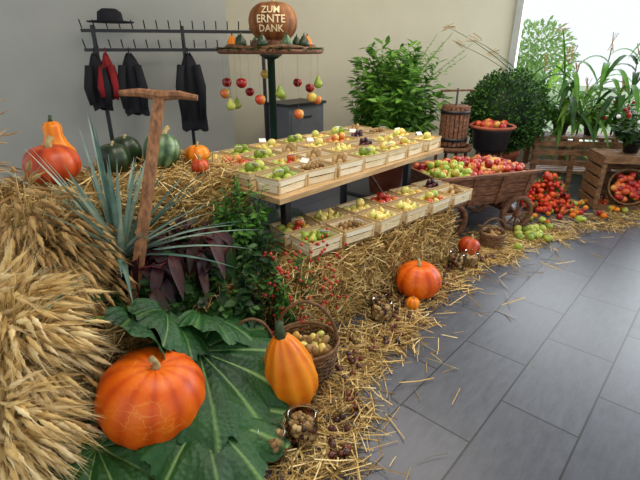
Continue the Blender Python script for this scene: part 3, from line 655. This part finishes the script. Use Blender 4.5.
# ------------------------------------------------------------ corn plants near window
def corn(mb,b,h,n,k='leafb',tv=(.0,.7),tass=True):
    b=V(b); top=b+V((U(-.1,.05),U(-.1,.1),h)); mb.tube([b,(b+top)/2+V((U(-.03,.03),0,0)),top],[.012,.01,.005],k,6,t=.4)
    for i in range(n):
        s=.1+.9*i/n; p=b+(top-b)*s; a=U(1.2,5.1); L=U(.4,.7); d=V((math.cos(a),math.sin(a),0)); pts=[];ws=[]
        for j in range(9):
            q=j/8; pts.append(p+d*L*q*.75+V((0,0,L*(.75*q-1.1*q*q)))); ws.append(.065*math.sin(math.pi*min(1,q*.88+.12))**.7+.002)
        mb.blade(pts,ws,V((0,0,1)),k,U(*tv))
    if tass:
        for i in range(6): mb.strand(top+V((0,0,.06)),(U(-.6,.6),U(-.6,.6),1),.2,.008,'oat')
mb=MB()
for (x,y,z,h) in((5.70,1.45,.62,.6),(5.85,1.5,.62,.75),(6.0,1.2,.62,.9),(6.1,.9,.62,.8),(5.95,.6,.0,1.4),(5.8,.35,.0,1.5),(6.15,1.5,.0,1.4),(6.2,.3,0,1.6),(6.0,1.0,.62,.5),(5.8,1.3,.62,.45),(6.15,1.9,0,1.3),(6.1,.7,0,1.75)): corn(mb,(x,y,z),h,11,random.choice(['leafb','leaf','leafb']))
for tx,ty,tz in((4.9,2.55,1.72),(5.1,2.5,1.55),(5.3,2.2,1.45),(5.0,2.3,1.6),(5.6,1.6,1.7)):
    b=V((5.95,1.5,.62)); e=V((tx,ty,tz)); m=(b+e)/2+V((0,0,.25)); P=[b*(1-s)**2+m*2*s*(1-s)+e*s*s for s in[i/9 for i in range(10)]]; mb.blade(P,[.012+.012*math.sin(i/9*3.1) for i in range(10)],(0,0,1),'leaf',.3)
    for i in range(7): mb.strand(e+V((U(-.03,.03),U(-.03,.03),U(-.02,.04))),(-.4,.4,U(-.4,.4)),.12,.006,'oat')
mb.done('corn_plants')
mb=MB()
for (x,y,z) in((5.40,.70,.56),(5.72,1.46,.615),(5.88,1.18,.615),(6.05,.92,.615)):
    pot(mb,(x,y,z),.09,.14,'dark'); bushy(mb,(x,y,z+.1),(x,y,z+.26),(.2,.2,.15),40,10,.08,.034,random.choice(['leaf','leafd','leafb']),'leaf')
    for i in range(10): mb.fruit((x+U(-.15,.15),y+U(-.15,.15),z+U(.2,.42)),.02,random.choice(['tomato','card','rind']),kind='ball',seg=7)
mb.done('potted_plants')
# ------------------------------------------------------------ outdoors
M['grass']=mat('grass',[(170,192,150),(196,212,176)],.9,1,.3,attr=False)
M['tree']=mat('tree_leaf',[(120,160,84),(160,194,116),(196,222,156)],.6,3,.2,trans=.5)
mb=MB(); mb.box((17.5,0,-.3),(21,40,.1),'grass'); mb.done('garden_ground',smooth=False)
for (x,y,z,r) in((14,1.0,2.3,1.2),(20,6.6,.6,1.5)):
    mb=MB(); mb.tube([(x,y,-.3),(x,y,z)],.12,'oldwood',7)
    for i in range(2000):
        q=V((random.gauss(0,1),random.gauss(0,1),random.gauss(0,1))).normalized()*r*rnd()**.4; mb.leaf(V((x,y,z+.5))+q,q+V((U(-1,1),U(-1,1),U(-1,.5))),V((U(-1,1),U(-1,1),1)),.22,.11,'tree',U(.1,.9))
    mb.done('garden_tree')
# ------------------------------------------------------------ light
w=bpy.data.worlds.new("World"); sc.world=w; w.use_nodes=True; bg=w.node_tree.nodes["Background"]; bg.inputs[0].default_value=(.90,.95,1,1); bg.inputs[1].default_value=1.1
def area(name,loc,rot,sx,sy,e,c=(1,1,1)):
    l=bpy.data.lights.new(name,'AREA'); l.shape='RECTANGLE'; l.size=sx; l.size_y=sy; l.energy=e; l.color=c; o=bpy.data.objects.new(name,l); col.objects.link(o); o.location=loc; o.rotation_euler=rot
area('window_daylight',(6.95,.1,1.8),(0,math.radians(90),0),2.4,4.4,230,(.92,.97,1))
area('overhead_fill',(1.6,1.0,3.05),(0,0,0),1.0,1.8,42,(1,.91,.78)); area('overhead_fill',(3.6,1.9,3.05),(0,0,0),1.0,1.8,44,(1,.91,.78))  # two unseen warm fill lights added under the ceiling to brighten the display
# ------------------------------------------------------------ camera
cam=bpy.data.cameras.new("camera"); co=bpy.data.objects.new("camera",cam); col.objects.link(co)
cam.sensor_width=36; cam.lens=450/640*36; cam.clip_start=.02
p=math.radians(22.9); F=V((.743,.669,0)).normalized(); R=V((F.y,-F.x,0)); fw=F*math.cos(p)+V((0,0,-math.sin(p))); up=F*math.sin(p)+V((0,0,math.cos(p)))
m=Matrix((R,up,-fw)).transposed().to_4x4(); m.translation=(0,0,1.5); co.matrix_world=m
sc.camera=co
